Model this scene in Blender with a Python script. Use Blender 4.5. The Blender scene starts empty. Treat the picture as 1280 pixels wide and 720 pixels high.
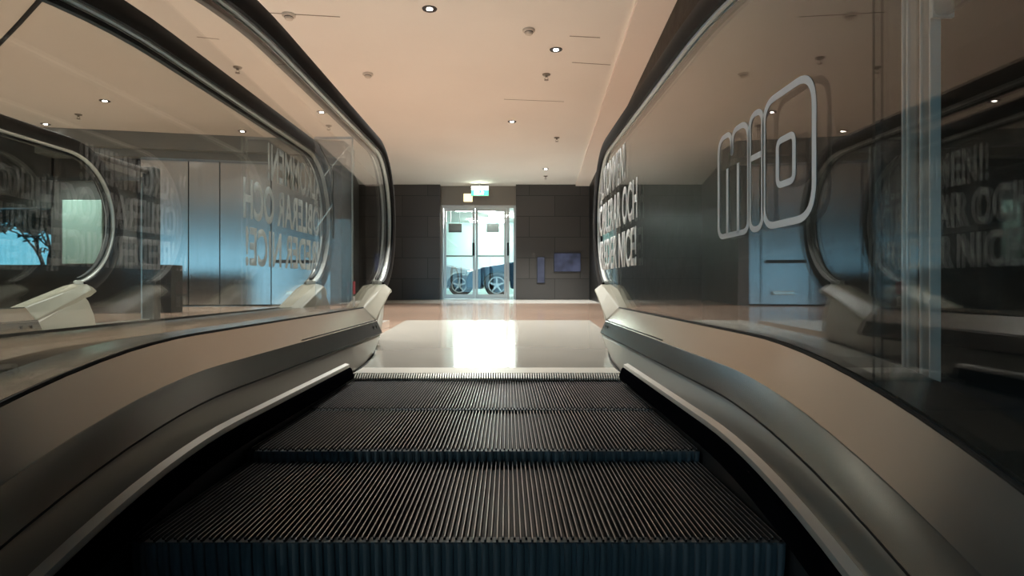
import bpy, bmesh, math, random
from mathutils import Vector
R = math.radians
random.seed(7)
S = bpy.context.scene
COL = S.collection

# ------------------------------------------------------------------ camera
CX, CZ, F = 0.074, 0.33, 740.0           # camera offset from the escalator axis, height, focal length in px of 1280
cam = bpy.data.objects.new('camera', bpy.data.cameras.new('camera'))
COL.objects.link(cam)
cam.location = (CX, 0, CZ)
cam.rotation_euler = (R(90), 0, 0)
cam.data.sensor_width = 36
cam.data.lens = F / 1280 * 36
cam.data.shift_x = 6 / 1280
cam.data.shift_y = -4 / 1280
cam.data.clip_start = 0.02
S.camera = cam

def at(x, y, D):                          # a pixel of the photograph at distance D along the escalator axis
    return Vector((CX + (x - 634) / F * D, D, CZ + (356 - y) / F * D))
def atz(x, y, z):                         # the same on a horizontal plane
    return at(x, y, (z - CZ) * F / (356 - y))

# ------------------------------------------------------------------ world, light, exposure
w = bpy.data.worlds.new('world'); S.world = w
w.use_nodes = True
bg = w.node_tree.nodes['Background']
bg.inputs['Color'].default_value = (0.34, 0.70, 0.92, 1)
bg.inputs['Strength'].default_value = 3.1
S.view_settings.view_transform = 'Standard'
S.view_settings.look = 'None'
S.view_settings.exposure = 0.0
S.view_settings.gamma = 1.0
S.view_settings.use_curve_mapping = False
S.cycles.use_denoising = True
S.cycles.max_bounces = 10
S.cycles.diffuse_bounces = 4
S.cycles.glossy_bounces = 5
S.cycles.transparent_max_bounces = 32
S.cycles.sample_clamp_indirect = 6.0
S.cycles.caustics_reflective = False
S.cycles.caustics_refractive = False
DOWN_W = 400.0                             # each ceiling downlight
TUBE_E = 85.0                              # garage tubes
WARM = (0.96, 1.0, 0.965)

# ------------------------------------------------------------------ materials
M = {}
def mat(name, col, rough=0.5, metal=0.0, spec=None, emit=None, estr=0.0):
    m = bpy.data.materials.new(name); m.use_nodes = True
    b = m.node_tree.nodes['Principled BSDF']
    b.inputs['Base Color'].default_value = (*col, 1)
    b.inputs['Roughness'].default_value = rough
    b.inputs['Metallic'].default_value = metal
    if spec is not None: b.inputs['Specular IOR Level'].default_value = spec
    if emit:
        b.inputs['Emission Color'].default_value = (*emit, 1)
        b.inputs['Emission Strength'].default_value = estr
    M[name] = m
    return m
def nodes(m): return m.node_tree.nodes, m.node_tree.links, m.node_tree.nodes['Principled BSDF']
def noisy(name, c1, c2, scale, rough, metal=0.0, stretch=(1, 1, 1), rough2=None, bump=0.0, spec=None, coat=0.0):
    m = mat(name, c1, rough, metal, spec)
    n, l, b = nodes(m)
    b.inputs['Coat Weight'].default_value = coat; b.inputs['Coat Roughness'].default_value = .03
    tc = n.new('ShaderNodeTexCoord'); mp = n.new('ShaderNodeMapping'); mp.inputs['Scale'].default_value = stretch
    nz = n.new('ShaderNodeTexNoise'); nz.inputs['Scale'].default_value = scale; nz.inputs['Detail'].default_value = 6
    l.new(tc.outputs['Object'], mp.inputs['Vector']); l.new(mp.outputs['Vector'], nz.inputs['Vector'])
    r = n.new('ShaderNodeValToRGB')
    r.color_ramp.elements[0].position = .35; r.color_ramp.elements[1].position = .65
    r.color_ramp.elements[0].color = (*c1, 1); r.color_ramp.elements[1].color = (*c2, 1)
    l.new(nz.outputs['Fac'], r.inputs['Fac']); l.new(r.outputs['Color'], b.inputs['Base Color'])
    if rough2 is not None:
        mr = n.new('ShaderNodeMapRange'); mr.inputs['To Min'].default_value = rough; mr.inputs['To Max'].default_value = rough2
        l.new(nz.outputs['Fac'], mr.inputs['Value']); l.new(mr.outputs['Result'], b.inputs['Roughness'])
    if bump:
        bp = n.new('ShaderNodeBump'); bp.inputs['Strength'].default_value = bump; bp.inputs['Distance'].default_value = .01
        l.new(nz.outputs['Fac'], bp.inputs['Height']); l.new(bp.outputs['Normal'], b.inputs['Normal'])
    return m
def glass(name, tint, rough=0.004, ior=1.5, haze=0.0, hazecol=(.8, .8, .8), through=.36):
    m = bpy.data.materials.new(name); m.use_nodes = True
    n, l = m.node_tree.nodes, m.node_tree.links
    n.clear()
    out = n.new('ShaderNodeOutputMaterial')
    geo = n.new('ShaderNodeNewGeometry')
    io = n.new('ShaderNodeMapRange')       # the same index for both faces of the pane
    io.inputs['To Min'].default_value = ior; io.inputs['To Max'].default_value = 1 / ior
    l.new(geo.outputs['Backfacing'], io.inputs['Value'])
    fr = n.new('ShaderNodeFresnel'); l.new(io.outputs['Result'], fr.inputs['IOR'])
    tr = n.new('ShaderNodeBsdfTransparent'); tr.inputs['Color'].default_value = (*tint, 1)
    gl = n.new('ShaderNodeBsdfGlossy'); gl.inputs['Roughness'].default_value = rough
    gl.inputs['Color'].default_value = (1, 1, 1, 1)
    mx = n.new('ShaderNodeMixShader')
    l.new(fr.outputs['Fac'], mx.inputs['Fac']); l.new(gl.outputs['BSDF'], mx.inputs[2])
    if haze:
        df = n.new('ShaderNodeAddShader')       # scatters light from either side
        d1 = n.new('ShaderNodeBsdfDiffuse'); d1.inputs['Color'].default_value = (*[q * (.98 - through) for q in hazecol], 1)
        d2 = n.new('ShaderNodeBsdfTranslucent'); d2.inputs['Color'].default_value = (*[q * through for q in hazecol], 1)
        l.new(d1.outputs['BSDF'], df.inputs[0]); l.new(d2.outputs['BSDF'], df.inputs[1])
        hz = n.new('ShaderNodeMixShader'); hz.inputs['Fac'].default_value = haze
        l.new(tr.outputs['BSDF'], hz.inputs[1]); l.new(df.outputs['Shader'], hz.inputs[2])
        l.new(hz.outputs['Shader'], mx.inputs[1])
    else:
        l.new(tr.outputs['BSDF'], mx.inputs[1])
    l.new(mx.outputs['Shader'], out.inputs['Surface'])
    M[name] = m
    return m

noisy('ceiling', (.81, .775, .725), (.84, .805, .755), .8, .75, spec=.2)
noisy('ceiling_edge', (.84, .75, .68), (.86, .77, .70), .8, .7, spec=.2)
noisy('floor_stone', (.31, .205, .15), (.36, .245, .18), .8, .12)
noisy('floor_band', (.66, .60, .54), (.70, .64, .57), 1.0, .12)
noisy('plate_steel', (.50, .445, .38), (.545, .49, .42), 2.2, .13, .2, spec=.9)
noisy('deck_steel', (.335, .315, .28), (.35, .33, .295), 1.5, .23, .82)
noisy('skirt_steel', (.33, .305, .265), (.345, .32, .28), 1.5, .30, .6)
noisy('cap_paint', (.33, .295, .225), (.35, .315, .24), 2.0, .42)
mat('bright_steel', (.86, .82, .76), .22, 1.0)
mat('guide_steel', (.93, .91, .86), .30, .15)
mat('comb_aluminium', (.72, .66, .58), .35, .2)
mat('rail_aluminium', (.80, .77, .72), .38, .7)
noisy('rubber', (.008, .006, .006), (.010, .008, .008), 20, .6, spec=.25)
mat('gasket', (.012, .012, .012), .6)
mat('bristle', (.003, .003, .004), 1.0, spec=0.0)
mat('skirt_shade_black', (.012, .012, .013), .5)
noisy('tread_black', (.013, .012, .013), (.022, .02, .021), 9, .5, .2)
noisy('tread_top', (.46, .44, .435), (.56, .53, .525), 12, .34, .75)
noisy('riser_black', (.10, .118, .13), (.12, .142, .155), 9, .40, .15)
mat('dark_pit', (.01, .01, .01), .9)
mat('black_line', (.008, .007, .007), .7)
glass('pane', (.95, .965, .955), ior=1.45)
glass('door_pane', (.95, .985, .975))
glass('tinted_pane', (.56, .68, .70))
glass('acrylic', (.97, .97, .97), haze=.07)
glass('acrylic_post', (.86, .86, .86), rough=.03, haze=.10, hazecol=(.9, .66, .52))
glass('acrylic_edge', (.8, .8, .8), rough=.05, haze=.85, hazecol=(.95, .93, .90))
glass('vinyl_thin', (.9, .9, .9), rough=.4, haze=.93, hazecol=(1, .97, .95), through=.08)
glass('vinyl_words', (.9, .9, .9), rough=.4, haze=.9, hazecol=(1, .97, .95), through=.42)
glass('vinyl_film', (.9, .9, .9), rough=.4, haze=.95, hazecol=(1, .99, .97), through=.92)
mat('guard_edge_glint', (.86, .85, .80), .25)  # opaque white puts in the bright glint of the polished acrylic edges
noisy('panel_metal', (.56, .57, .58), (.60, .61, .62), 3, .20, 1.0, stretch=(6, 6, .2))
mat('panel_gap', (.02, .02, .02), .6)
noisy('bulkhead', (.20, .21, .20), (.23, .24, .23), 1.2, .4)
mat('far_wall', (.05, .055, .055), .4)
mat('post_dark', (.05, .05, .048), .35, .6)
mat('parapet', (.028, .028, .026), .3)
mat('dark_wall', (.07, .068, .065), .4)
mat('frame_steel', (.55, .55, .53), .3, .9)
mat('header_bronze', (.22, .19, .16), .35, .5)
mat('handle_black', (.012, .012, .014), .35)
mat('garage_wall', (.60, .80, .78), .7)
mat('garage_ceiling', (.75, .80, .76), .8)
mat('garage_floor', (.42, .50, .50), .35)
mat('tube', (1, 1, 1), .5, emit=(.92, 1.0, .95), estr=TUBE_E)
mat('lamp_glow', (1, 1, 1), .5, emit=(1.0, .92, .84), estr=45)
mat('lamp_ring', (.03, .025, .025), .35, .5)
mat('sprinkler_metal', (.25, .21, .17), .35, .8)
mat('detector_plastic', (.62, .56, .49), .5)
mat('exit_green', (.05, .5, .25), .4, emit=(.10, .95, .50), estr=2.2)
mat('exit_white', (.9, .9, .85), .4, emit=(.95, 1.0, .85), estr=14.0)
mat('yellow_glow', (.9, .8, .5), .4, emit=(1.0, .86, .50), estr=1.5)
mat('car_blue', (.02, .05, .09), .18, .4)
mat('car_silver', (.42, .46, .47), .22, .6)
mat('tyre', (.012, .012, .013), .7)
mat('rim', (.72, .74, .75), .25, .9)
mat('car_glass', (.03, .05, .06), .05)
mat('sticker_red', (.42, .03, .05), .45)
mat('sticker_white', (.8, .78, .72), .45)
mat('screw_dark', (.05, .045, .04), .4, .7)
mat('bark', (.016, .018, .016), .9)
mat('leaf_dark', (.02, .035, .025), .8)
mat('info_panel', (.30, .42, .38), .15)
def patch(name, c1, c2, e):
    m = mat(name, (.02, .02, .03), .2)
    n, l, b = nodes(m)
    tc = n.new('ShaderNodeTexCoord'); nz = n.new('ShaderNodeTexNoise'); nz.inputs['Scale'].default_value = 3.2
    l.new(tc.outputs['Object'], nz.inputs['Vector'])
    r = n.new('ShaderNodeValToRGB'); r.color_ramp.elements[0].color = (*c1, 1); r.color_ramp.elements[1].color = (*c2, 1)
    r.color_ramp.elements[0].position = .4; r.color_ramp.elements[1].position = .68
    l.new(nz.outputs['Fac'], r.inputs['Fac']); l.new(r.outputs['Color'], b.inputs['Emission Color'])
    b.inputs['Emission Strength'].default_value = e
patch('patch_wide', (.020, .023, .036), (.055, .062, .105), 1.0)
patch('patch_tall', (.036, .042, .062), (.062, .068, .10), 1.0)

def stone(name, k):
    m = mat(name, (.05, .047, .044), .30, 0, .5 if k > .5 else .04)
    n, l, b = nodes(m)
    tc = n.new('ShaderNodeTexCoord')
    mp = n.new('ShaderNodeMapping'); mp.inputs['Rotation'].default_value = (R(90), 0, 0)
    l.new(tc.outputs['Object'], mp.inputs['Vector'])
    br = n.new('ShaderNodeTexBrick')
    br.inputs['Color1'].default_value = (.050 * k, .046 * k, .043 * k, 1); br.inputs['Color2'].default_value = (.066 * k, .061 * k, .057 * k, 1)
    br.inputs['Mortar'].default_value = (.018, .017, .016, 1)
    br.inputs['Scale'].default_value = 1.0; br.inputs['Mortar Size'].default_value = .008
    br.inputs['Brick Width'].default_value = 1.15; br.inputs['Row Height'].default_value = .47
    br.inputs['Bias'].default_value = -.1
    l.new(mp.outputs['Vector'], br.inputs['Vector'])
    nz = n.new('ShaderNodeTexNoise'); nz.inputs['Scale'].default_value = 9; nz.inputs['Detail'].default_value = 8
    l.new(tc.outputs['Object'], nz.inputs['Vector'])
    mx = n.new('ShaderNodeMix'); mx.data_type = 'RGBA'; mx.blend_type = 'MULTIPLY'; mx.inputs['Factor'].default_value = .45
    l.new(br.outputs['Color'], mx.inputs['A']); l.new(nz.outputs['Color'], mx.inputs['B'])
    gm = n.new('ShaderNodeRGBToBW'); l.new(mx.outputs['Result'], gm.inputs['Color'])
    ht = n.new('ShaderNodeMix'); ht.data_type = 'RGBA'; ht.blend_type = 'MULTIPLY'; ht.inputs['Factor'].default_value = 1
    l.new(mx.outputs['Result'], ht.inputs['A']); ht.inputs['B'].default_value = (1.9, 1.85, 1.8, 1)
    l.new(br.outputs['Color'], b.inputs['Base Color'])
    mr = n.new('ShaderNodeMapRange'); mr.inputs['To Min'].default_value = .24; mr.inputs['To Max'].default_value = .42
    l.new(nz.outputs['Fac'], mr.inputs['Value']); l.new(mr.outputs['Result'], b.inputs['Roughness'])
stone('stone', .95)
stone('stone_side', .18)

# ------------------------------------------------------------------ mesh helpers
class MB:
    def __init__(s): s.v = []; s.f = []; s.m = []
    def add(s, vs, fs, mi=0):
        o = len(s.v); s.v += [tuple(v) for v in vs]
        for f in fs: s.f.append([i + o for i in f]); s.m.append(mi)
        return s
    def box(s, x0, x1, y0, y1, z0, z1, mi=0):
        v = [(x, y, z) for z in (z0, z1) for y in (y0, y1) for x in (x0, x1)]
        return s.add(v, [(0, 2, 3, 1), (4, 5, 7, 6), (0, 1, 5, 4), (2, 6, 7, 3), (0, 4, 6, 2), (1, 3, 7, 5)], mi)
    def prism(s, pts, lo, hi, axis='x', mi=0):          # closed outline in the other two axes
        def P(p, t):
            return {'x': (t, p[0], p[1]), 'y': (p[0], t, p[1]), 'z': (p[0], p[1], t)}[axis]
        n = len(pts)
        v = [P(p, lo) for p in pts] + [P(p, hi) for p in pts]
        f = [tuple(range(n))[::-1], tuple(range(n, 2 * n))] + [(i, (i + 1) % n, n + (i + 1) % n, n + i) for i in range(n)]
        return s.add(v, f, mi)
    def loft(s, rings, closed=True, caps=True, mi=0):
        n = len(rings[0]); v = [p for r in rings for p in r]; f = []
        for a in range(len(rings) - 1):
            for i in range(n if closed else n - 1):
                j = (i + 1) % n
                f.append((a * n + i, a * n + j, (a + 1) * n + j, (a + 1) * n + i))
        if caps and closed:
            f.append(tuple(range(n))[::-1]); f.append(tuple((len(rings) - 1) * n + i for i in range(n)))
        return s.add(v, f, mi)
    def tube(s, pts, rad, seg=8, mi=0, r2=None):
        pts = [Vector(p) for p in pts]; rings = []
        for i, p in enumerate(pts):
            d = (pts[min(i + 1, len(pts) - 1)] - pts[max(i - 1, 0)]).normalized()
            a = d.cross(Vector((0, 0, 1)))
            if a.length < .05: a = d.cross(Vector((1, 0, 0)))
            a.normalize(); b = d.cross(a)
            t = i / max(1, len(pts) - 1); r = rad if r2 is None else rad + (r2 - rad) * t
            rings.append([p + a * r * math.cos(2 * math.pi * k / seg) + b * r * math.sin(2 * math.pi * k / seg) for k in range(seg)])
        return s.loft(rings, mi=mi)
    def lathe(s, prof, c, seg=20, axis='z', mi=0):       # prof: (radius, height)
        rings = []
        for r, h in prof:
            ring = []
            for k in range(seg):
                a = 2 * math.pi * k / seg
                u, v = r * math.cos(a), r * math.sin(a)
                ring.append({'z': (c[0] + u, c[1] + v, c[2] + h), 'y': (c[0] + u, c[1] + h, c[2] + v), 'x': (c[0] + h, c[1] + u, c[2] + v)}[axis])
            rings.append(ring)
        return s.loft(rings, mi=mi)
    def build(s, name, mats, parent=None, smooth=False, bevel=0.0):
        if not isinstance(mats, (list, tuple)): mats = [mats]
        me = bpy.data.meshes.new(name); me.from_pydata(s.v, [], s.f)
        for m in mats: me.materials.append(M[m])
        for p, mi in zip(me.polygons, s.m): p.material_index = mi
        bm = bmesh.new(); bm.from_mesh(me); bmesh.ops.recalc_face_normals(bm, faces=bm.faces)
        bm.to_mesh(me); bm.free()
        o = bpy.data.objects.new(name, me); COL.objects.link(o)
        if smooth:
            for p in me.polygons: p.use_smooth = True
            try: me.set_sharp_from_angle(angle=R(32))
            except Exception: pass
        if bevel:
            b = o.modifiers.new('bevel', 'BEVEL'); b.width = bevel; b.segments = 2; b.limit_method = 'ANGLE'; b.angle_limit = R(35)
        if parent: o.parent = parent
        return o
def tag(o, label, cat, group=None):
    o['label'] = label; o['category'] = cat
    if group: o['group'] = group
    return o
def thing(name, label, cat, loc=(0, 0, 0), group=None):
    o = bpy.data.objects.new(name, None); COL.objects.link(o); o.location = loc; o.empty_display_size = .1
    return tag(o, label, cat, group)
def struct(o): o['kind'] = 'structure'; return o
def copy_tree(o, parent=None):
    c = o.copy(); COL.objects.link(c)
    if parent: c.parent = parent; c.matrix_parent_inverse = o.matrix_parent_inverse
    for ch in list(o.children): copy_tree(ch, c)
    return c

# ------------------------------------------------------------------ room: floor, walls, ceiling
H = 2.6
WALL_Y = 13.4
def rwx(y): return 1.132 + .0597 * y       # the oblique stone wall on the right
LW = lambda x: 9.25 + .2 * (x + 4.2)       # the metal clad wall on the left
FY = 2.30                                  # floor edge at the escalator pits
struct(MB().prism([(-10, FY), (rwx(FY) + .2, FY), (rwx(10.6) + .2, 10.6), (-10, 10.6)], -.30, -.004, 'z').build('floor', 'floor_stone'))
struct(MB().prism([(-10, 10.6), (rwx(10.6) + .2, 10.6), (rwx(13.6) + .2, 13.6), (-10, 13.6)], -.30, -.004, 'z').build('floor_border', 'floor_band'))
struct(MB().box(-10, -2.95, -9, FY, -.30, -.004).build('floor_side', 'floor_stone'))
struct(MB().box(-2.95, 3, -9, FY + .3, -3.2, -3.0).build('floor_lower', 'dark_pit'))
CY = 2.5                                   # the low ceiling ends here; over the escalators the hall is high and dark
ce = struct(MB().prism([(-10, CY), (rwx(CY) - .31, CY), (rwx(13.6) - .31, 13.6), (-10, 13.6)], H, H + .15, 'z').build('ceiling', 'ceiling'))
struct(MB().box(-10, -2.95, -9, CY, H, H + .15).build('ceiling_side', 'ceiling'))
struct(MB().box(-10, 2.4, -9, CY, 5.2, 5.3).build('ceiling_upper', 'dark_wall'))
struct(MB().box(-10, 2.4, CY, CY + .1, H + .1, 5.3).build('wall_upper', 'dark_wall'))
struct(MB().prism([(rwx(CY) - .31, CY), (rwx(CY), CY), (rwx(13.6), 13.6), (rwx(13.6) - .31, 13.6)], H - .035, H + .1, 'z').build('trim_1', 'ceiling_edge'))
sm = MB()
for (x0, y0, x1, y1) in ((630, 124, 705, 127), (715, 78, 763, 81), (712, 45, 750, 47), (318, 15, 425, 21), (246, 46, 274, 49)):
    a, b = atz(x0, y0, H), atz(x1, y1, H)
    d = (b - a).normalized(); p = Vector((-d.y, d.x, 0)) * .006
    sm.add([a + p - Vector((0, 0, .002)), b + p - Vector((0, 0, .002)), b - p - Vector((0, 0, .002)), a - p - Vector((0, 0, .002)),
            a + p, b + p, b - p, a - p], [(0, 1, 2, 3), (0, 4, 5, 1), (1, 5, 6, 2), (2, 6, 7, 3), (3, 7, 4, 0)])
o = sm.build('ceiling_seam', 'sprinkler_metal', ce)
gap = MB()
gp = [atz(70, -20, H), atz(50, 0, H), atz(25, 28, H), atz(0, 54, H), atz(-40, 85, H)]
gap.tube([g + Vector((0, 0, .004)) for g in gp], .022, 6)
struct(gap.build('trim_2', 'black_line'))
# right stone wall, far walls
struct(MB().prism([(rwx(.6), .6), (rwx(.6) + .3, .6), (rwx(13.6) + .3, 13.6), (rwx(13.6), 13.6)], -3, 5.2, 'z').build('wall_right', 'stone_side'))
struct(MB().box(rwx(.6) - .02, 1.6, -9, .6, -3, 5.2).build('wall_right_near', 'dark_wall'))
DX0, DX1 = at(550, 0, WALL_Y).x, at(645, 0, WALL_Y).x
struct(MB().box(-3.6, DX0, WALL_Y, WALL_Y + .5, -.1, H).build('wall_back', 'stone'))
struct(MB().box(DX1, 2.6, WALL_Y, WALL_Y + .5, -.1, H).build('wall_back_right', 'stone'))
HEAD = at(0, 257, WALL_Y + .3).z
struct(MB().box(DX0, DX1, WALL_Y + .2, WALL_Y + .5, HEAD, H).build('wall_back_header', 'header_bronze'))

# left wall of metal panels with a bulkhead over it
pw = MB()
xs = [-5.52, -4.84, -4.40, -3.66, -2.95, -2.77]
lw = struct(MB().prism([(-5.6, LW(-5.6) + .05), (-2.77, LW(-2.77) + .05), (-2.77, LW(-2.77) + .3), (-5.6, LW(-5.6) + .3)], 0, 2.3, 'z').build('wall_left', 'panel_gap'))
for a, b, g in zip(xs[:-1], xs[1:], (.03, .012, .012, .012, .012)):
    MB().prism([(a + g, LW(a)), (b - .006, LW(b)), (b - .006, LW(b) + .06), (a + g, LW(a) + .06)], .02, 2.27, 'z').build('metal_panel', 'panel_metal', lw)
for x0, x1, z0, z1, nm, m_ in ((-3.58, -3.0, .675, .725, 'push_bar', 'handle_black'), (-3.42, -3.1, .17, .23, 'kick_bar', 'bright_steel')):
    MB().prism([(x0, LW(x0) - .06), (x1, LW(x1) - .06), (x1, LW(x1) - .02), (x0, LW(x0) - .02)], z0, z1, 'z') \
        .prism([(x0 + .03, LW(x0) - .02), (x0 + .07, LW(x0) - .02), (x0 + .07, LW(x0) + .01), (x0 + .03, LW(x0) + .01)], z0 + .005, z1 - .005, 'z') \
        .prism([(x1 - .07, LW(x1) - .02), (x1 - .03, LW(x1) - .02), (x1 - .03, LW(x1) + .01), (x1 - .07, LW(x1) + .01)], z0 + .005, z1 - .005, 'z').build(nm, m_, lw, bevel=.006)
struct(MB().prism([(-2.77, LW(-2.77)), (-2.6, LW(-2.7)), (-3.3, 13.5), (-3.5, 13.5)], 0, H, 'z').build('wall_left_return', 'dark_wall'))
bk = MB()
bk.prism([(-6.8, LW(-6.8) - .25), (-2.5, LW(-2.5) - .25), (-2.5, LW(-2.5) + .4), (-6.8, LW(-6.8) + .4)], 2.36, H, 'z')
bk.prism([(-6.8, LW(-6.8) - .12), (-2.5, LW(-2.5) - .12), (-2.5, LW(-2.5) + .4), (-6.8, LW(-6.8) + .4)], 2.25, 2.36, 'z')
struct(bk.build('trim_3', 'bulkhead'))
# far left: dark pillar, window with a tree behind, low dark parapet
struct(MB().box(-6.86, -5.56, 9.0, 9.5, 0, H).build('wall_left_pillar', 'dark_wall'))
wl = MB()
wz0, wz1 = .62, 1.50
wl.box(-10, -6.82, 9.0, 9.2, 0, wz0).box(-10, -6.82, 9.0, 9.2, wz1, H)
struct(wl.build('wall_left_front', 'far_wall'))
struct(MB().box(-10, -6.82, 9.08, 9.10, wz0, wz1).build('window_1', 'tinted_pane'))
struct(MB().box(-10, -3.9, 7.0, 7.25, 0, at(0, 331, 7.0).z).build('wall_left_low', 'parapet'))
struct(MB().box(-10.2, -10, -9, 9.2, -.3, 5.2).build('wall_left_side', 'dark_wall'))
# the glazed back of the hall, behind the camera: daylight
bw = MB()
bw.box(-10, 2, -9.2, -9, -3, -.2).box(-10, 2, -9.2, -9, 2.0, 5.2)
bw.box(-.1, 2, -9.2, -9, -.2, 2.0)
for x in (-10, -8.2, -6.4, -4.6, -2.8, -1.0):
    bw.box(x, x + .08, -9.2, -9, -.2, 2.0)
struct(bw.build('wall_front', 'dark_wall'))

# ------------------------------------------------------------------ garage behind the door
struct(MB().box(-6, 6, WALL_Y + .5, 21, -.12, -.01).build('floor_garage', 'garage_floor'))
struct(MB().box(-6, 6, WALL_Y + .5, 21, 2.55, 2.7).build('ceiling_garage', 'garage_ceiling'))
gw = MB().box(-6, 6, 21, 21.2, -.1, 2.6).box(-6.2, -6, WALL_Y + .5, 21, -.1, 2.6).box(6, 6.2, WALL_Y + .5, 21, -.1, 2.6)
struct(gw.build('wall_garage', 'garage_wall'))
names = ('nearest the door', 'second from the door', 'third from the door', 'fourth from the door', 'deepest in the garage')
for i, (x, y) in enumerate(((-.75, 14.6), (.05, 15.8), (-.85, 17.0), (.1, 18.4), (-.6, 20.0))):
    t = thing('tube_light', 'white fluorescent tube light on the garage ceiling, %s' % names[i], 'light', (x, y, 2.55), 'garage tube lights')
    MB().box(-.62, .62, -.06, .06, -.05, 0).build('housing', 'garage_ceiling', t)
    MB().box(-.58, .58, -.075, .075, -.11, -.05).build('tube', 'tube', t, bevel=.02)
for i, (px, D) in enumerate(((569, 16.2), (616, 17.2))):
    p = at(px, 285, D)
    t = thing('garage_sign', ('dark board hung from garage ceiling behind left door leaf', 'dark board hung from garage ceiling behind right door leaf')[i], 'sign', p, 'boards hung in the garage')
    MB().box(-.18, .18, -.02, .02, -.12, .12).build('board', 'post_dark', t, bevel=.01)
    MB().tube([(-.12, 0, .12), (-.12, 0, 2.55 - p.z)], .008).tube([(.12, 0, .12), (.12, 0, 2.55 - p.z)], .008).build('hanger', 'frame_steel', t)

def car(name, label, x_wheel, y, direction, paint):
    """a parked hatchback seen from its side; x_wheel is where the front wheel stands, direction +1 = its tail lies to the right"""
    t = thing(name, label, 'car', (x_wheel, y, 0))
    d = direction
    def P(pts): return [(d * a, b) for a, b in pts]
    arch = lambda c: [(c + .36 * math.cos(a), .30 + .36 * math.sin(a)) for a in [R(q) for q in range(172, 5, -14)]]
    low = [(-.80, .22), (-.36, .22)] + arch(0)[0:] + [(.36, .22), (2.19, .22)] + arch(2.55) + [(2.91, .22), (3.30, .25),
           (3.36, .55), (3.30, .92), (3.15, .98), (.85, .98), (.45, .93), (-.35, .80), (-.72, .66), (-.82, .45)]
    MB().prism(P(low), 0, 1.7, 'y').build('body', paint, t, bevel=.05)
    cab = [(.70, .96), (1.35, 1.40), (1.75, 1.48), (2.60, 1.45), (3.05, 1.25), (3.22, .96)]
    MB().prism(P(cab), .10, 1.6, 'y').build('cabin', paint, t, bevel=.08)
    win = [(.98, 1.0), (1.42, 1.34), (1.78, 1.40), (2.55, 1.38), (2.88, 1.22), (2.96, 1.0)]
    MB().prism(P(win), .075, .12, 'y').build('side_window', 'car_glass', t)
    MB().add([(d * a, b, c) for a, b, c in ((.66, .2, 1.0), (.66, 1.5, 1.0), (1.28, 1.45, 1.39), (1.28, .25, 1.39), (.70, .2, 1.0), (.70, 1.5, 1.0), (1.32, 1.45, 1.39), (1.32, .25, 1.39))],
             [(0, 1, 2, 3), (7, 6, 5, 4), (0, 4, 5, 1), (1, 5, 6, 2), (2, 6, 7, 3), (3, 7, 4, 0)]).build('windscreen', 'car_glass', t)
    MB().box(*sorted((d * -.80, d * -.60)), .06, .34, .58, .70).build('headlight', 'rim', t, bevel=.03)
    MB().box(*sorted((d * .95, d * 1.15)), -.13, .02, .98, 1.10).build('door_mirror', paint, t, bevel=.03)
    for wx in (0, 2.55):
        for wy in (0, 1.5):
            wl = MB().lathe([(.20, -.01), (.28, -.02), (.315, .0), (.32, .05), (.32, .17), (.28, .2), (.05, .2)], (d * wx, wy, .32), 28, 'y').build('wheel', 'tyre', t, smooth=True)
            rm = MB().lathe([(.225, -.005), (.225, .02), (.205, .02), (.195, -.005)], (d * wx, wy - .02, .32), 28, 'y')
            rm.lathe([(.05, -.02), (.05, .03), (.0, .03)], (d * wx, wy - .02, .32), 14, 'y')
            for k in range(5):
                a = 2 * math.pi * k / 5 + .3
                u, v = Vector((math.cos(a), 0, math.sin(a))), Vector((-math.sin(a), 0, math.cos(a)))
                c = Vector((d * wx, wy - .035, .32))
                q = [c + u * .03 + v * .03, c + u * .21 + v * .018, c + u * .21 - v * .018, c + u * .03 - v * .03]
                rm.add(q + [p + Vector((0, .03, 0)) for p in q], [(0, 1, 2, 3), (7, 6, 5, 4), (0, 4, 5, 1), (1, 5, 6, 2), (2, 6, 7, 3), (3, 7, 4, 0)])
            rm.build('rim', 'rim', wl)
    return t
car('car', 'dark blue car parked in the garage behind the right door leaf', at(621, 0, 15.4).x, 15.4, 1, 'car_blue')
car('car', 'silver car parked deeper in the garage behind the left door leaf', at(574, 0, 17.4).x, 17.4, -1, 'car_silver')

# ------------------------------------------------------------------ glazed double door
dy = WALL_Y + .25
door = struct(MB().box(DX0, DX0 + .05, dy, dy + .1, 0, HEAD).box(DX1 - .05, DX1, dy, dy + .1, 0, HEAD)
              .box(DX0 + .05, DX1 - .05, dy, dy + .1, HEAD - .06, HEAD).box(DX1 - .21, DX1 - .15, dy, dy + .1, 0, HEAD - .06).build('door_1', 'frame_steel'))
xm = at(594, 0, dy).x
def leaf(x0, x1, hx):
    lf = MB()
    f = .055
    lf.box(x0, x0 + f, dy + .02, dy + .07, .01, HEAD - .065).box(x1 - f, x1, dy + .02, dy + .07, .01, HEAD - .065)
    lf.box(x0 + f, x1 - f, dy + .02, dy + .07, .01, .11).box(x0 + f, x1 - f, dy + .02, dy + .07, HEAD - .13, HEAD - .065)
    l = lf.build('door_leaf', 'frame_steel', door)
    MB().box(x0 + f, x1 - f, dy + .04, dy + .052, .11, HEAD - .13).build('door_glass', 'door_pane', l)
    MB().box(x0 + f, x1 - f, dy - .03, dy - .005, .98, 1.005).build('push_bar', 'handle_black', l)
    MB().box(hx - .025, hx + .025, dy - .05, dy + .02, 1.0, 1.30).build('door_handle', 'handle_black', l, bevel=.01)
leaf(DX0 + .06, xm - .006, xm - .04)
leaf(xm + .006, DX1 - .215, DX1 - .18)
MB().box(DX1 - .15, DX1 - .05, dy + .04, dy + .052, .02, HEAD - .07).build('side_light_glass', 'door_pane', door)
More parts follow.
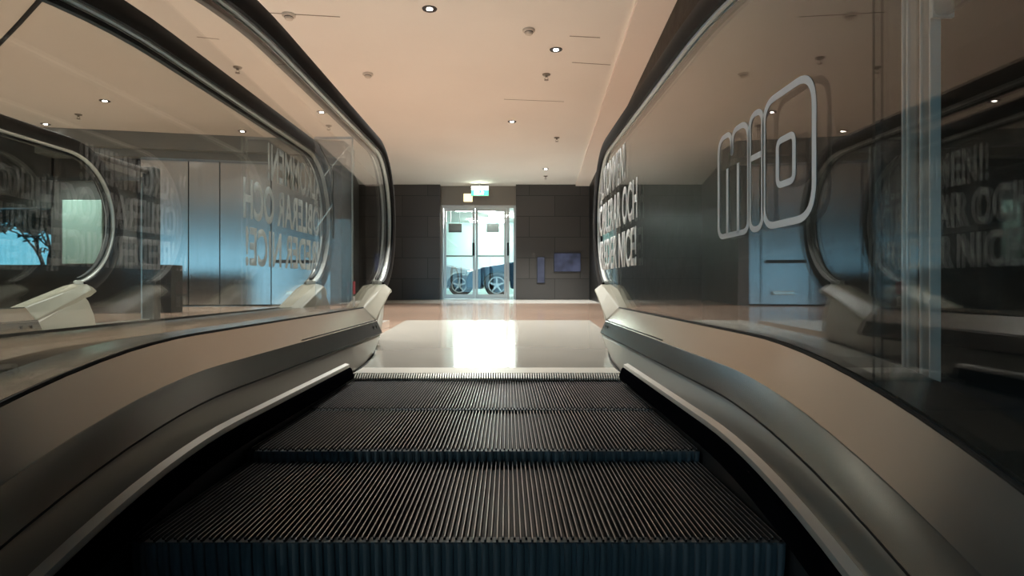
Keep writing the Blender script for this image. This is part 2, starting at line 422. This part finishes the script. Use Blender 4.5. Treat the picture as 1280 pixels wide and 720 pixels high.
MB().box(xm - .26, xm - .02, dy - .05, dy + .02, HEAD - .05, HEAD + .02).build('door_closer', 'frame_steel', door, bevel=.01)
# exit sign over the door
c = at(600, 239, WALL_Y - .1)
t = thing('exit_sign', 'glowing green and white exit sign hung above the glass door', 'sign', c)
MB().box(-.20, .20, -.03, .03, -.11, .11).build('sign_box', 'frame_steel', t, bevel=.008)
MB().box(-.19, .19, -.035, -.03, -.10, .02).build('sign_face', 'exit_green', t)
MB().box(-.19, .19, -.036, -.03, .02, .10).box(-.13, -.02, -.037, -.034, -.085, .0).build('pictogram_door', 'exit_white', t)
pg = MB()
pg.lathe([(0, 0), (.014, .0), (.014, .004), (0, .004)], (.05, -.041, .0), 10, 'y')
for q in (((.05, -.015), (.03, -.05)), ((.045, -.02), (.085, -.035)), ((.03, -.05), (.07, -.08)), ((.03, -.05), (.0, -.085))):
    a, b = q; pg.tube([(a[0], -.039, a[1]), (b[0], -.039, b[1])], .007, 6)
pg.build('running_figure', 'exit_white', t)
MB().tube([(0, 0, .11), (0, 0, H - c.z)], .012).build('hanger', 'frame_steel', t)
c = at(585, 247, WALL_Y + .17)
tag(MB().box(c.x - .10, c.x + .10, c.y, c.y + .03, c.z - .09, c.z + .09).build('yellow_glow', 'yellow_glow', bevel=.005),
    'pale yellow glowing rectangle on the bronze header beside the exit sign', 'sign')  # pale yellow rectangle that glows by itself
# dim blue rectangles with their own glow on the stone wall to the right of the door
def wall_patch(x0, y0, x1, y1, m, label):
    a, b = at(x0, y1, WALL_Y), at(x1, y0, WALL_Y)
    t = thing('wall_patch', label, 'patch', (a.x, WALL_Y, a.z), 'glowing patches on the stone wall')
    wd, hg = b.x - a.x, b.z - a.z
    MB().box(0, wd, -.03, -.002, 0, hg).build('backing', 'handle_black', t)
    MB().box(.012, wd - .012, -.033, -.03, .012, hg - .012).build('glow_face', m, t)
wall_patch(692, 316, 726, 340, 'patch_wide', 'wide dim glowing blue screen on the dark stone wall right of the door')
wall_patch(671, 321, 681, 354, 'patch_tall', 'narrow upright glowing pale blue screen on the dark stone wall near the door')

# ------------------------------------------------------------------ far left: panel, tree, railing
a = at(78, 330, 8.95)
tag(MB().box(a.x, at(128, 0, 8.95).x, 8.94, 8.99, a.z, at(0, 250, 8.95).z).build('info_panel', 'info_panel', bevel=.01),
    'pale green glossy upright panel mounted on the dark pillar at far left', 'panel')
tree = thing('tree', 'dark spreading tree against the blue sky behind the far left window', 'tree', (-8.0, 10.4, -.3))
tb = MB()
rt = random.Random(5)
tips = []
def branch(p, d, ln, r, depth):
    pts = [p]; q = Vector(p)
    for i in range(4):
        d = (d + Vector((rt.uniform(-.25, .25), rt.uniform(-.2, .2), rt.uniform(-.14, .14)))).normalized()
        q = q + d * ln / 4; pts.append(q.copy())
    tb.tube(pts, r, 6, r2=r * .55)
    tips.append(q.copy())
    if depth:
        for k in range(3 if depth > 1 else 4):
            s = pts[2 + (k % 3)] if k else pts[-1]
            nd = (d + Vector((rt.uniform(-1, 1), rt.uniform(-.5, .5), rt.uniform(-.35, .45)))).normalized()
            branch(s, nd, ln * .66, r * .55, depth - 1)
for d0 in ((-.2, 0, 1), (.35, .1, .9), (.1, -.1, 1)):
    branch(Vector((0, 0, .6)), Vector(d0).normalized(), .65, .05, 4)
tb.tube([(0, 0, 0), (.02, 0, .35), (0, 0, .62)], .09, 8, r2=.06)
tb.build('trunk', 'bark', tree)
lf = MB()
for p in tips:
    for k in range(8):
        c = p + Vector((rt.uniform(-.12, .12), rt.uniform(-.1, .1), rt.uniform(-.06, .08)))
        u = Vector((rt.uniform(-1, 1), rt.uniform(-.6, .6), rt.uniform(-.6, .6))).normalized() * .05
        v = u.cross(Vector((rt.uniform(-1, 1), 1, rt.uniform(-1, 1)))).normalized() * .018
        lf.add([c - u, c + v, c + u, c - v], [(0, 1, 2, 3)])
lf.build('leaves', 'leaf_dark', tree)
rl = thing('glass_railing', 'glass railing with dark handrail and end post beside far escalator', 'railing', (-2.9, 4.9, 0))
MB().box(-.02, .08, -.05, .05, 0, 1.30).build('end_post', 'post_dark', rl, bevel=.012)
MB().tube([(0.02, -4.2, 1.26), (0.02, 0, 1.26)], .022, 10).build('top_rail', 'post_dark', rl, smooth=True)
MB().box(.012, .024, -4.2, -.06, .05, 1.24).build('glass_panel', 'pane', rl)
MB().box(-.01, .045, -4.2, -.05, 0, .05).build('base_rail', 'frame_steel', rl)
cr = MB().box(-.9, -.02, -.015, .015, 1.19, 1.22)
cr.build('cross_bar', 'post_dark', rl)
MB().box(-.025, -.012, -.055, -.04, .03, 1.18).build('edge_strip', 'bright_steel', rl)

# ------------------------------------------------------------------ escalators
Y0, RB, INC = 1.25, 2.0, R(30)
def frames(y_start, Y0=Y0):
    """base line of the truss: flat landing, convex bend, incline; (origin y, z, normal y, z)"""
    fr = []
    n = max(2, int((y_start - Y0) / .12))
    for i in range(n): fr.append((y_start + (Y0 - y_start) * i / n, 0, 0, 1))
    for i in range(17):
        a = INC * i / 16
        fr.append((Y0 - RB * math.sin(a), -RB + RB * math.cos(a), -math.sin(a), math.cos(a)))
    ly, lz = fr[-1][0], fr[-1][1]
    for i in range(1, 6):
        fr.append((ly - .4 * i * math.cos(INC), lz - .4 * i * math.sin(INC), -math.sin(INC), math.cos(INC)))
    return fr
NC, NR = (3.025, .675), .375                 # newel arc: centre, radius of the handrail line
HR = NC[1] + NR
def rail_frames():
    fr = []
    for i in range(25):
        a = R(-75 + (90 + 75) * i / 24)
        fr.append((NC[0] + NR * math.cos(a), NC[1] + NR * math.sin(a), math.cos(a), math.sin(a)))
    for (y, z, ny, nz) in frames(NC[0], 1.75)[1:]:
        fr.append((y + ny * HR, z + nz * HR, ny, nz))
    return fr
RF = rail_frames()
def sweep(mb, fr, prof, s=1, closed=True, mi=0):
    return mb.loft([[(s * x, y + ny * h, z + nz * h) for (x, h) in prof] for (y, z, ny, nz) in fr], closed, closed, mi)
GX = .60                                   # the glass plane, from the escalator axis

def lettering(rows, parent, s):
    """vinyl words on the glass face towards the steps: far end of the pane first"""
    for txt, ystart, yend, z0, z1, k in rows:
        cu = bpy.data.curves.new('words', 'FONT'); cu.body = txt; cu.size = 1; cu.offset = .026; cu.space_character = 1.03
        tmp = bpy.data.objects.new('words', cu); COL.objects.link(tmp)
        dg = bpy.context.evaluated_depsgraph_get(); dg.update()
        me = bpy.data.meshes.new_from_object(tmp.evaluated_get(dg))
        bpy.data.objects.remove(tmp)
        xsv = [v.co.x for v in me.vertices]; x0, x1 = min(xsv), max(xsv)
        capv = .70
        for v in me.vertices:
            u, h = (v.co.x - x0) / (x1 - x0), v.co.y / capv
            v.co = Vector((s * (GX - .0075), ystart + (yend - ystart) * u, z0 + (z1 - z0) * h))
        me.materials.clear(); me.materials.append(M['vinyl_words'])
        o = bpy.data.objects.new('vinyl_lettering', me); COL.objects.link(o); o.parent = parent
        so = o.modifiers.new('thickness', 'SOLIDIFY'); so.thickness = .0006; so.offset = 0

def rounded(pts, r, seg=6):
    out = []; n = len(pts)
    for i in range(n):
        p, a, b = Vector(pts[i]), Vector(pts[i - 1]), Vector(pts[(i + 1) % n])
        rr = r[i] if isinstance(r, (list, tuple)) else r
        da, db = (a - p).normalized(), (b - p).normalized()
        rr = min(rr, (a - p).length * .49, (b - p).length * .49)
        p0, p1 = p + da * rr, p + db * rr
        for k in range(seg + 1):
            t = k / seg
            out.append(p0 * (1 - t) ** 2 + p * 2 * t * (1 - t) + p1 * t * t)
    return out
def ribbon(mb, pts, wd, closed, place):
    n = len(pts); L, Rr = [], []
    for i in range(n):
        a = pts[i - 1] if (closed or i) else pts[i]; b = pts[(i + 1) % n] if (closed or i < n - 1) else pts[i]
        d = (b - a)
        d = d.normalized() if d.length > 1e-9 else Vector((1, 0))
        p = Vector((-d.y, d.x)) * wd / 2
        L.append(pts[i] + p); Rr.append(pts[i] - p)
    for i in range(n if closed else n - 1):
        j = (i + 1) % n
        q = [L[i], L[j], Rr[j], Rr[i]]
        mb.add([place(p, 0) for p in q] + [place(p, .0006) for p in q], [(0, 1, 2, 3), (7, 6, 5, 4), (0, 4, 5, 1), (2, 6, 7, 3)])
def logo(parent, s):
    """outlined three letter sign, u from the far end, v upward"""
    UY, VZ = 1.459, .446
    pl = lambda p, o: (s * (GX - .0075 + o), UY - p.x, VZ + p.y)
    mb = MB(); W = .0125
    V = lambda *a: [Vector(p) for p in a]
    m_out = rounded(V((.006, .0), (.186, .0), (.186, .237), (.097, .237), (.092, .185), (.086, .237), (.006, .237)), [.03, .03, .05, .045, .006, .045, .05], 8)
    ribbon(mb, m_out, W, True, pl)
    for u in (.064, .128):
        ribbon(mb, V((u, .0), (u, .05), (u, .15), (u, .158)), W, False, pl)
    ribbon(mb, rounded(V((.192, .0), (.256, .0), (.256, .242), (.192, .242)), .03, 8), W, True, pl)
    ribbon(mb, V((.196, .152), (.252, .152)), W, False, pl)
    ribbon(mb, rounded(V((.262, .0), (.458, .0), (.458, .247), (.262, .247)), [.045, .06, .06, .045], 8), W * 1.1, True, pl)
    ribbon(mb, rounded(V((.322, .074), (.388, .074), (.388, .158), (.322, .158)), .016, 6), W, True, pl)
    mb.build('logo_outline', 'vinyl_thin', parent)

def balustrade(label, s, cx, group, words=None, mark=False, sticker=False):
    GJ = .84 if s > 0 else .45              # joint between two panes
    t = thing('escalator_balustrade', label, 'escalator side', (cx, 0, 0), group)
    # handrail belt and its steel guide
    sweep(MB(), RF, [(-.036, -.032), (-.043, -.012), (-.043, .012), (-.036, .028), (-.022, .034), (.022, .034), (.036, .028), (.043, .012), (.043, -.012), (.036, -.032), (.026, -.033), (.026, -.012), (-.026, -.012), (-.026, -.033)], 1) \
        .build('handrail', 'rubber', t, smooth=True).location = (s * (GX + .012), 0, 0)
    hw = [(.0245, -.012), (.0255, -.034), (.024, -.038), (.0145, -.040), (.014, -.034), (.011, -.034), (.0105, -.041), (.0065, -.042)]
    prof = hw + [(-x, h) for x, h in hw[::-1]]
    g = sweep(MB(), RF, prof).build('handrail_guide', 'guide_steel', t, smooth=False); g.location = (s * (GX + .012), 0, 0)
    sweep(MB(), RF, [(.0085, -.043), (.0085, -.056), (-.0085, -.056), (-.0085, -.043)]).build('guide_gasket', 'gasket', g)
    # glass: newel pane and the pane beside the steps
    x0, x1 = s * (GX - .006), s * (GX + .006)
    up = [(y + ny * -.05, z + nz * -.05) for (y, z, ny, nz) in RF]
    lo = [(y + ny * .20, z + nz * .20) for (y, z, ny, nz) in frames(2.74)]
    near_up = [p for p in up if p[0] <= GJ]; near_lo = [p for p in lo if p[0] <= GJ]
    far_up = [p for p in up if p[0] > GJ] + [(GJ + .003, near_up[0][1] + .004)]
    far_lo = [p for p in lo if p[0] > GJ] + [(GJ + .003, near_lo[0][1] + .002)]
    far = MB().prism(far_up + far_lo[::-1], min(x0, x1), max(x0, x1), 'x').build('glass_panel', 'pane', t)
    MB().prism([(GJ - .003, near_up[0][1] + .002)] + near_up + near_lo[::-1] + [(GJ - .003, near_lo[0][1])], min(x0, x1), max(x0, x1), 'x').build('glass_panel', 'pane', t)
    if words: lettering(words, far, s)
    if mark: logo(far, s)
    if sticker:
        MB().box(*sorted((s * (GX - .0072), s * (GX - .0062))), 2.56, 2.60, .29, .345, 0).box(*sorted((s * (GX - .0072), s * (GX - .0062))), 2.565, 2.595, .235, .28, 1) \
            .build('sticker', ['sticker_red', 'sticker_white'], far)
    # inner deck: from the glass down to the crease and the shadow gap above the skirt
    fr = frames(2.745)
    A, B, C = (.593, .222), (.532, .166), (.506, .110)
    def mid(a, b, k): return (a[0] + (b[0] - a[0]) * k, a[1] + (b[1] - a[1]) * k)
    Bi = [mid(B, A, .12), (B[0] - .003, B[1] - .004), mid(B, C, .12)]
    deck = [(.593, .19), A, (.586, .2225)] + Bi + [C, (.515, .098), (.56, .10)]
    sweep(MB(), fr, [(x, h) for x, h in deck], s).build('inner_deck', 'deck_steel', t, smooth=True)
    sweep(MB(), fr, [(.5935, .2), (.5935, .227), (.590, .227), (.590, .2)], s).build('glass_seal', 'gasket', t)
    # outer deck on the far side of the glass
    od = [(.607, .19), (.607, .222), (.70, .222), (.745, .205), (.765, .17), (.765, -.25), (.74, -.25), (.74, .1), (.62, .1)]
    sweep(MB(), frames(2.9), od, s).build('outer_deck', 'deck_steel', t, smooth=True)
    # skirt panel; beyond the comb it flares outward and closes in a rounded end
    fl = [(3.305, .690, .675, .005), (3.30, .668, .65, .03), (3.275, .658, .625, .08), (3.22, .650, .60, .17), (3.14, .636, .578, .255), (3.08, .626, .560, .286), (2.95, .597, .548, .238),
          (2.80, .561, .536, .184), (2.748, .552, .530, .166), (2.742, .551, .513, .106), (2.60, .530, .509, .106), (2.45, .514, .507, .106), (2.30, .507, .507, .106)]
    rings = [[(s * xb, y, -.25), (s * xb, y, min(.0, zt)), (s * xt, y, zt - .012), (s * (xt + .010), y, zt), (s * .692, y, zt), (s * .692, y, -.25)] for y, xb, xt, zt in fl]
    for (y, z, ny, nz) in frames(2.2):
        rings.append([(s * x, y + ny * h, z + nz * h) for x, h in ((.506, -.25), (.506, .0), (.506, .094), (.512, .106), (.60, .106), (.60, -.25))])
    MB().loft(rings).build('skirt_panel', 'skirt_steel', t, smooth=True)
    # newel cap: the sloped housing the handrail dives into
    cp = []
    for k in range(6):
        q = k / 5; y = 2.735 + .365 * q
        zt, zb = .2245 + .111 * q, .168 + .135 * q
        cp.append([(s * .530, y, zb), (s * (.591 - .02 * q), y + .02 * q, zt), (s * .64, y + .02 * q, zt + .002), (s * .685, y, zt - .012), (s * .695, y, zb - .04), (s * .56, y - .01, zb - .045)])
    cp.append([(s * .536, 3.150, .296), (s * .574, 3.168, .318), (s * .64, 3.172, .320), (s * .680, 3.160, .305), (s * .688, 3.15, .270), (s * .565, 3.14, .268)])
    MB().loft(cp).build('newel_cap', 'cap_paint', t, bevel=.006)
    sweep(MB(), [f for f in frames(2.745)], [(.5052, .1065), (.5052, .1100), (.510, .1100), (.510, .1065)], s).build('shadow_gap', 'black_line', t)
    sweep(MB(), [f for f in frames(2.745) if f[0] > 1.7], [(.5306, .1660), (.5322, .1680), (.5335, .168), (.532, .165)], s).build('shadow_gap', 'black_line', t)
    for y in (2.69, 2.635):
        MB().box(*sorted((s * .516, s * .5245)), y - .005, y + .005, .128, .146).build('screw_plate', 'screw_dark', t)
    # deflector brush on the skirt
    bf = [f for f in frames(2.12)]
    sweep(MB(), bf, [(.506, .031), (.5025, .031), (.5025, -.22), (.506, -.22)], s).build('skirt_shade', 'skirt_shade_black', t)  # black strip painting in the shade between brush and step
    r = sweep(MB(), bf, [(.506, .030), (.491, .033), (.491, .045), (.506, .049)], s).build('brush_rail', 'rail_aluminium', t)
    sweep(MB(), bf, [(.504, .032), (.488, .034), (.482, .028), (.474, .000), (.478, -.006), (.504, .0)], s).build('bristles', 'bristle', r)
    return t

WORDS = [('VÄLKOMMEN!', 3.42, 2.60, .800, .955, 0), ('MÖBLERAR OCH', 3.42, 2.36, .605, .760, 0), ('INREDER NICE!', 3.42, 2.38, .415, .565, 0)]
b_r = balustrade('right glass escalator balustrade beside the steps, bearing the outlined three letter sign', 1, 0, 'escalator balustrades', WORDS, True)
b_l = balustrade('left glass escalator balustrade directly beside the black steps, small red sticker', -1, 0, 'escalator balustrades', None, False, True)
PITCH = -1.57
n_r = copy_tree(b_r); n_r.location.x = PITCH
n_r['label'] = 'second glass balustrade behind the left one, with mirrored white welcome lettering'
for o in list(n_r.children_recursive):
    if o.name.startswith('logo_outline'): bpy.data.objects.remove(o)
    elif o.name.startswith('vinyl_lettering'):
        o.data = o.data.copy(); o.data.materials.clear(); o.data.materials.append(M['vinyl_film'])
n_l = copy_tree(b_l); n_l.location.x = PITCH
n_l['label'] = 'far left glass balustrade with rounded end and beige handrail housing'
for o in list(n_l.children_recursive):
    if o.name.startswith('sticker'): bpy.data.objects.remove(o)

# steps
PT, NR_ = .009, 110
def step(y0, y1, z, label, drop):
    t = thing('escalator_step', label, 'escalator step', (0, y0, z), 'escalator steps')
    L = y1 - y0
    tr = MB().box(-.498, .498, .006, L, -.05, -.010)
    for i in range(NR_):
        x = -.495 + PT * (i + .5)
        e = 0.0 if i % 2 else .008
        v = [(x - .0021, e + .004, -.012), (x + .0021, e + .004, -.012), (x + .0021, L - .003, -.012), (x - .0021, L - .003, -.012),
             (x - .0013, e, -.0015), (x + .0013, e, -.0015), (x + .0013, L - .003, -.0015), (x - .0013, L - .003, -.0015)]
        tr.add(v, [(0, 1, 5, 4), (1, 2, 6, 5), (3, 0, 4, 7), (2, 3, 7, 6)], 0)
        v2 = [(x - .0013, e, -.0015), (x + .0013, e, -.0015), (x + .0013, L - .003, -.0015), (x - .0013, L - .003, -.0015), (x - .0008, e + .002, 0), (x + .0008, e + .002, 0), (x + .0008, L - .003, 0), (x - .0008, L - .003, 0)]
        tr.add(v2, [(4, 5, 6, 7), (0, 1, 5, 4)], 1)
        tr.add(v2, [(1, 2, 6, 5), (3, 0, 4, 7)], 0)
    tr.build('tread', ['tread_black', 'tread_top'], t)
    ri = MB(); P2 = .018; rows = 7
    prof = [(-.006, .0), (-.0048, .0035), (-.0015, .0052), (.0015, .0052), (.0048, .0035), (.006, .0)]
    hs = [(-.006 - (drop - .006) * k / (rows - 1)) for k in range(rows)]
    bend = [(.07 * ((k / (rows - 1)) ** 2)) for k in range(rows)]
    for i in range(55):
        x = -.495 + P2 * (i + .75)
        ri.loft([[(x + a, bd - b, h) for a, b in prof] for h, bd in zip(hs, bend)], closed=False)
    ri.loft([[(-.498, bd + .001, h), (.498, bd + .001, h), (.498, bd + .02, h), (-.498, bd + .02, h)] for h, bd in zip(hs, bend)])
    ri.build('riser', 'riser_black', t, smooth=True)
step(1.705, 2.215, -.024, 'ribbed black escalator step sliding under the comb plate', .06)
step(1.300, 1.700, -.030, 'ribbed black escalator step second from the comb plate, low riser in front', .10)
step(0.900, 1.295, -.056, 'ribbed black escalator step nearest whole tread, tall fluted riser at bottom edge', .20)
step(0.500, 0.895, -.165, 'ribbed black escalator step under the bottom edge of the picture', .22)
step(0.100, 0.495, -.395, 'ribbed black escalator step just below the camera', .24)
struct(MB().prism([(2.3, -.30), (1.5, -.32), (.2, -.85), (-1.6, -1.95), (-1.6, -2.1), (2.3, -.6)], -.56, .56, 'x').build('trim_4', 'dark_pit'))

# landing plates with comb
def landing(label, cx, group):
    t = thing('landing_plate', label, 'landing plate', (cx, 2.2, 0), group)
    edge = [(2.18, .496), (2.45, .508), (2.65, .531), (2.80, .555), (2.95, .591), (3.08, .620), (3.22, .645), (3.325, .69)]
    sl_ = .021                               # the plate climbs slightly away from the comb
    zz = lambda y: max(0, y) * sl_
    out = [(x, y - 2.2) for y, x in edge]
    pts = [(-.497, .02)] + [(.497, .02)] + out[1:] + [(.72, 2.45), (-.72, 2.45)] + [(-x, y) for x, y in out[1:][::-1]]
    n = len(pts)
    MB().add([(x, y, zz(y)) for x, y in pts] + [(x, y, -.003) for x, y in pts], [tuple(range(n)), tuple(range(n, 2 * n))[::-1]] + [(i, (i + 1) % n, n + (i + 1) % n, n + i) for i in range(n)]).build('plate', 'plate_steel', t)
    cb = MB().box(-.496, .496, .0, .14, -.003, .003).box(-.496, .496, .02, .14, -.02, -.003)
    for i in range(NR_):
        x = -.495 + PT * i
        v = [(x - .0029, .001, .0028), (x + .0029, .001, .0028), (x + .0016, -.028, -.013), (x - .0016, -.028, -.013),
             (x - .0029, .022, -.016), (x + .0029, .022, -.016), (x + .0016, -.028, -.020), (x - .0016, -.028, -.020)]
        cb.add(v, [(0, 1, 2, 3), (7, 6, 5, 4), (1, 5, 6, 2), (2, 6, 7, 3), (3, 7, 4, 0)])
    cb.build('comb', 'comb_aluminium', t)
    for sg in (1, -1):
        ed = MB()
        pl = [Vector((sg * x, y - 2.2, zz(y - 2.2) + .001)) for y, x in edge]
        ed.loft([[p + Vector((sg * .002, 0, 0)), p - Vector((sg * .004, 0, 0)), p - Vector((sg * .004, 0, .01)), p + Vector((sg * .002, 0, -.01))] for p in pl])
        ed.build('edge_gap', 'black_line', t)
    for px in (601, 608, 615, 622, 629):
        p = atz(px, 443, .006) - Vector((0, 2.2, 0))
        MB().box(p.x - .006, p.x + .006, p.y - .009, p.y + .009, zz(p.y) - .001, zz(p.y) + .0012).build('key_slot', 'black_line', t)
landing('cream steel landing plate with comb at the head of the black steps', 0, 'landing plates')
landing('steel landing plate of the neighbouring escalator, behind the left glass', PITCH, 'landing plates')

# clear guard panel between the two escalators, clear post outside the right glass
gx0, gx1 = PITCH + GX + .085, -.70
gy = 2.96
t = thing('gap_guard', 'clear acrylic guard with bright edges between the two left balustrades', 'guard', (gx0, gy, .226))
gw_, gh = gx1 - gx0, .835
MB().prism([(.0, .0), (gw_, .0), (gw_, gh), (0, gh)], -.004, .004, 'y').build('guard_sheet', 'acrylic', t)
e = MB().box(-.004, gw_ + .004, -.006, .006, gh - .004, gh + .008).box(gw_ - .003, gw_ + .003, -.006, .006, 0, gh)
e.build('sheet_edge', 'guard_edge_glint', t)
px = MB()
px.tube([(.02, -.01, gh - .03), (.09, -.01, gh - .17)], .003, 5).tube([(gw_ - .01, -.01, gh - .03), (gw_ - .14, -.01, gh - .19)], .003, 5)
px.tube([(.09, -.01, gh - .17), (.09, -.01, gh - .50)], .003, 5).tube([(.09, -.01, gh - .33), (.0, -.01, gh - .46)], .003, 5)
px.build('thin_rod', 'bright_steel', t)  # thin bright rods crossing the sheet
t = thing('clear_post', 'frosted clear upright strip standing outside the right glass', 'post', (.80, 1.04, .16))
MB().box(-.006, .006, -.035, .035, 0, 1.5).build('strip', 'acrylic_post', t)
e = MB()
for y in (-.035, -.012, .022, .035):
    e.box(-.009, .009, y - .0016, y + .0016, 0, 1.5)
e.build('strip_edge', 'acrylic_edge', t)
MB().box(-.012, .02, -.125, -.037, .62, .72).build('clamp', 'acrylic_post', t, bevel=.01)
for y in (-.128, -.05):
    MB().box(-.014, .022, y, y + .007, .618, .722).build('clamp_edge', 'acrylic_edge', t)

# ------------------------------------------------------------------ ceiling lights, sprinklers, detectors
def downlight(p, label, group='recessed ceiling downlights', watt=DOWN_W, cone=104):
    t = thing('downlight', label, 'ceiling light', (p.x, p.y, H), group)
    MB().lathe([(.020, -.002), (.030, -.004), (.050, -.006), (.058, -.006), (.062, .0)], (0, 0, 0), 28).build('ring', 'lamp_ring', t, smooth=True)
    MB().lathe([(.0, -.006), (.016, -.0085), (.024, -.0055), (.024, .0), (0, 0)], (0, 0, 0), 20).build('bulb', 'lamp_glow', t, smooth=True)
    ld = bpy.data.lights.new('lamp', 'SPOT'); ld.energy = watt; ld.color = WARM; ld.spot_size = R(cone); ld.spot_blend = .8; ld.shadow_soft_size = .04
    lo = bpy.data.objects.new('lamp', ld); COL.objects.link(lo); lo.parent = t; lo.location = (0, 0, -.03)
for x, y, lb in ((537, 11, 'round ceiling downlight nearest the camera, at top centre of the ceiling'),
                 (695, 62, 'brightest round ceiling downlight, nearest the right ceiling edge'),
                 (640, 152, 'small round ceiling downlight in the middle of the hall ceiling'),
                 (682, 211, 'tiny round ceiling downlight just in front of the stone wall'),
                 (131, 126, 'round ceiling downlight left of the second handrail, seen through left glass'),
                 (57, 155, 'round ceiling downlight above the far left newel'),
                 (303, 164, 'small round ceiling downlight above the metal wall panels'),
                 (402, 140, 'round ceiling downlight showing just under the left handrail')):
    downlight(atz(x, y, H), lb, watt=DOWN_W * (2.0 if x in (682, 640) else 1))
for x, y in ((-.25, 4.0), (-2.6, 4.2), (-4.6, 3.6), (-6.5, 4.4), (-8.3, 6.2), (-8.3, 3.6)):  # unseen lamps put in for floor bounce, deck highlights and plate glow
    downlight(Vector((x, y, H)), 'added unseen ceiling downlight above the top edge of the picture', watt=DOWN_W)
for y in (-.6, .6, 1.8):  # made-up wide lamps, out of view, to brighten the logo and words
    downlight(Vector((-3.5, y, H)), 'added unseen ceiling downlight above the top edge of the picture', watt=DOWN_W * .42, cone=156)
for x, y, lb in ((683, 93, 'bronze ceiling sprinkler just below the brightest downlight'),
                 (696, 172, 'bronze ceiling sprinkler right of the middle downlight'),
                 (682, 220, 'tiny ceiling sprinkler beside the farthest downlight'),
                 (297, 84, 'ceiling sprinkler between the two left handrails'),
                 (374, 72, 'ceiling sprinkler touching the upper edge of the left handrail'),
                 (98, 143, 'dark ceiling sprinkler at far left near the bulkhead'),
                 (411, 157, 'small dark ceiling sprinkler under the left handrail end')):
    p = atz(x, y, H)
    t = thing('sprinkler', lb, 'sprinkler', p, 'ceiling sprinklers')
    MB().lathe([(.0, 0), (.045, 0), (.040, -.010), (.015, -.014), (.012, -.03), (0, -.03)], (0, 0, 0), 20).build('escutcheon', 'sprinkler_metal', t, smooth=True)
    MB().tube([(.010, 0, -.03), (.020, 0, -.045), (.004, 0, -.06)], .003, 6).tube([(-.010, 0, -.03), (-.020, 0, -.045), (-.004, 0, -.06)], .003, 6) \
        .lathe([(0, -.058), (.024, -.060), (.024, -.063), (0, -.064)], (0, 0, 0), 16).build('deflector', 'sprinkler_metal', t)
for x, y, lb in ((661, 37, 'smoke detector with dark rim on the ceiling left of the brightest downlight'),
                 (460, 92, 'pale smoke detector on the ceiling right of the left handrail'),
                 (361, 18, 'pale smoke detector on the ceiling seam near the top left')):
    p = atz(x, y, H)
    t = thing('smoke_detector', lb, 'smoke detector', p, 'ceiling smoke detectors')
    MB().lathe([(0, 0), (.055, 0), (.055, -.016), (.050, -.020), (0, -.020)], (0, 0, 0), 24).build('base', 'detector_plastic', t, smooth=True)
    MB().lathe([(.036, -.02), (.036, -.032), (.030, -.044), (.012, -.050), (0, -.050)], (0, 0, 0), 24).build('head', 'detector_plastic', t, smooth=True)
    MB().lathe([(.0365, -.024), (.038, -.024), (.038, -.028), (.0365, -.028)], (0, 0, 0), 24).build('vent_slot', 'lamp_ring', t)
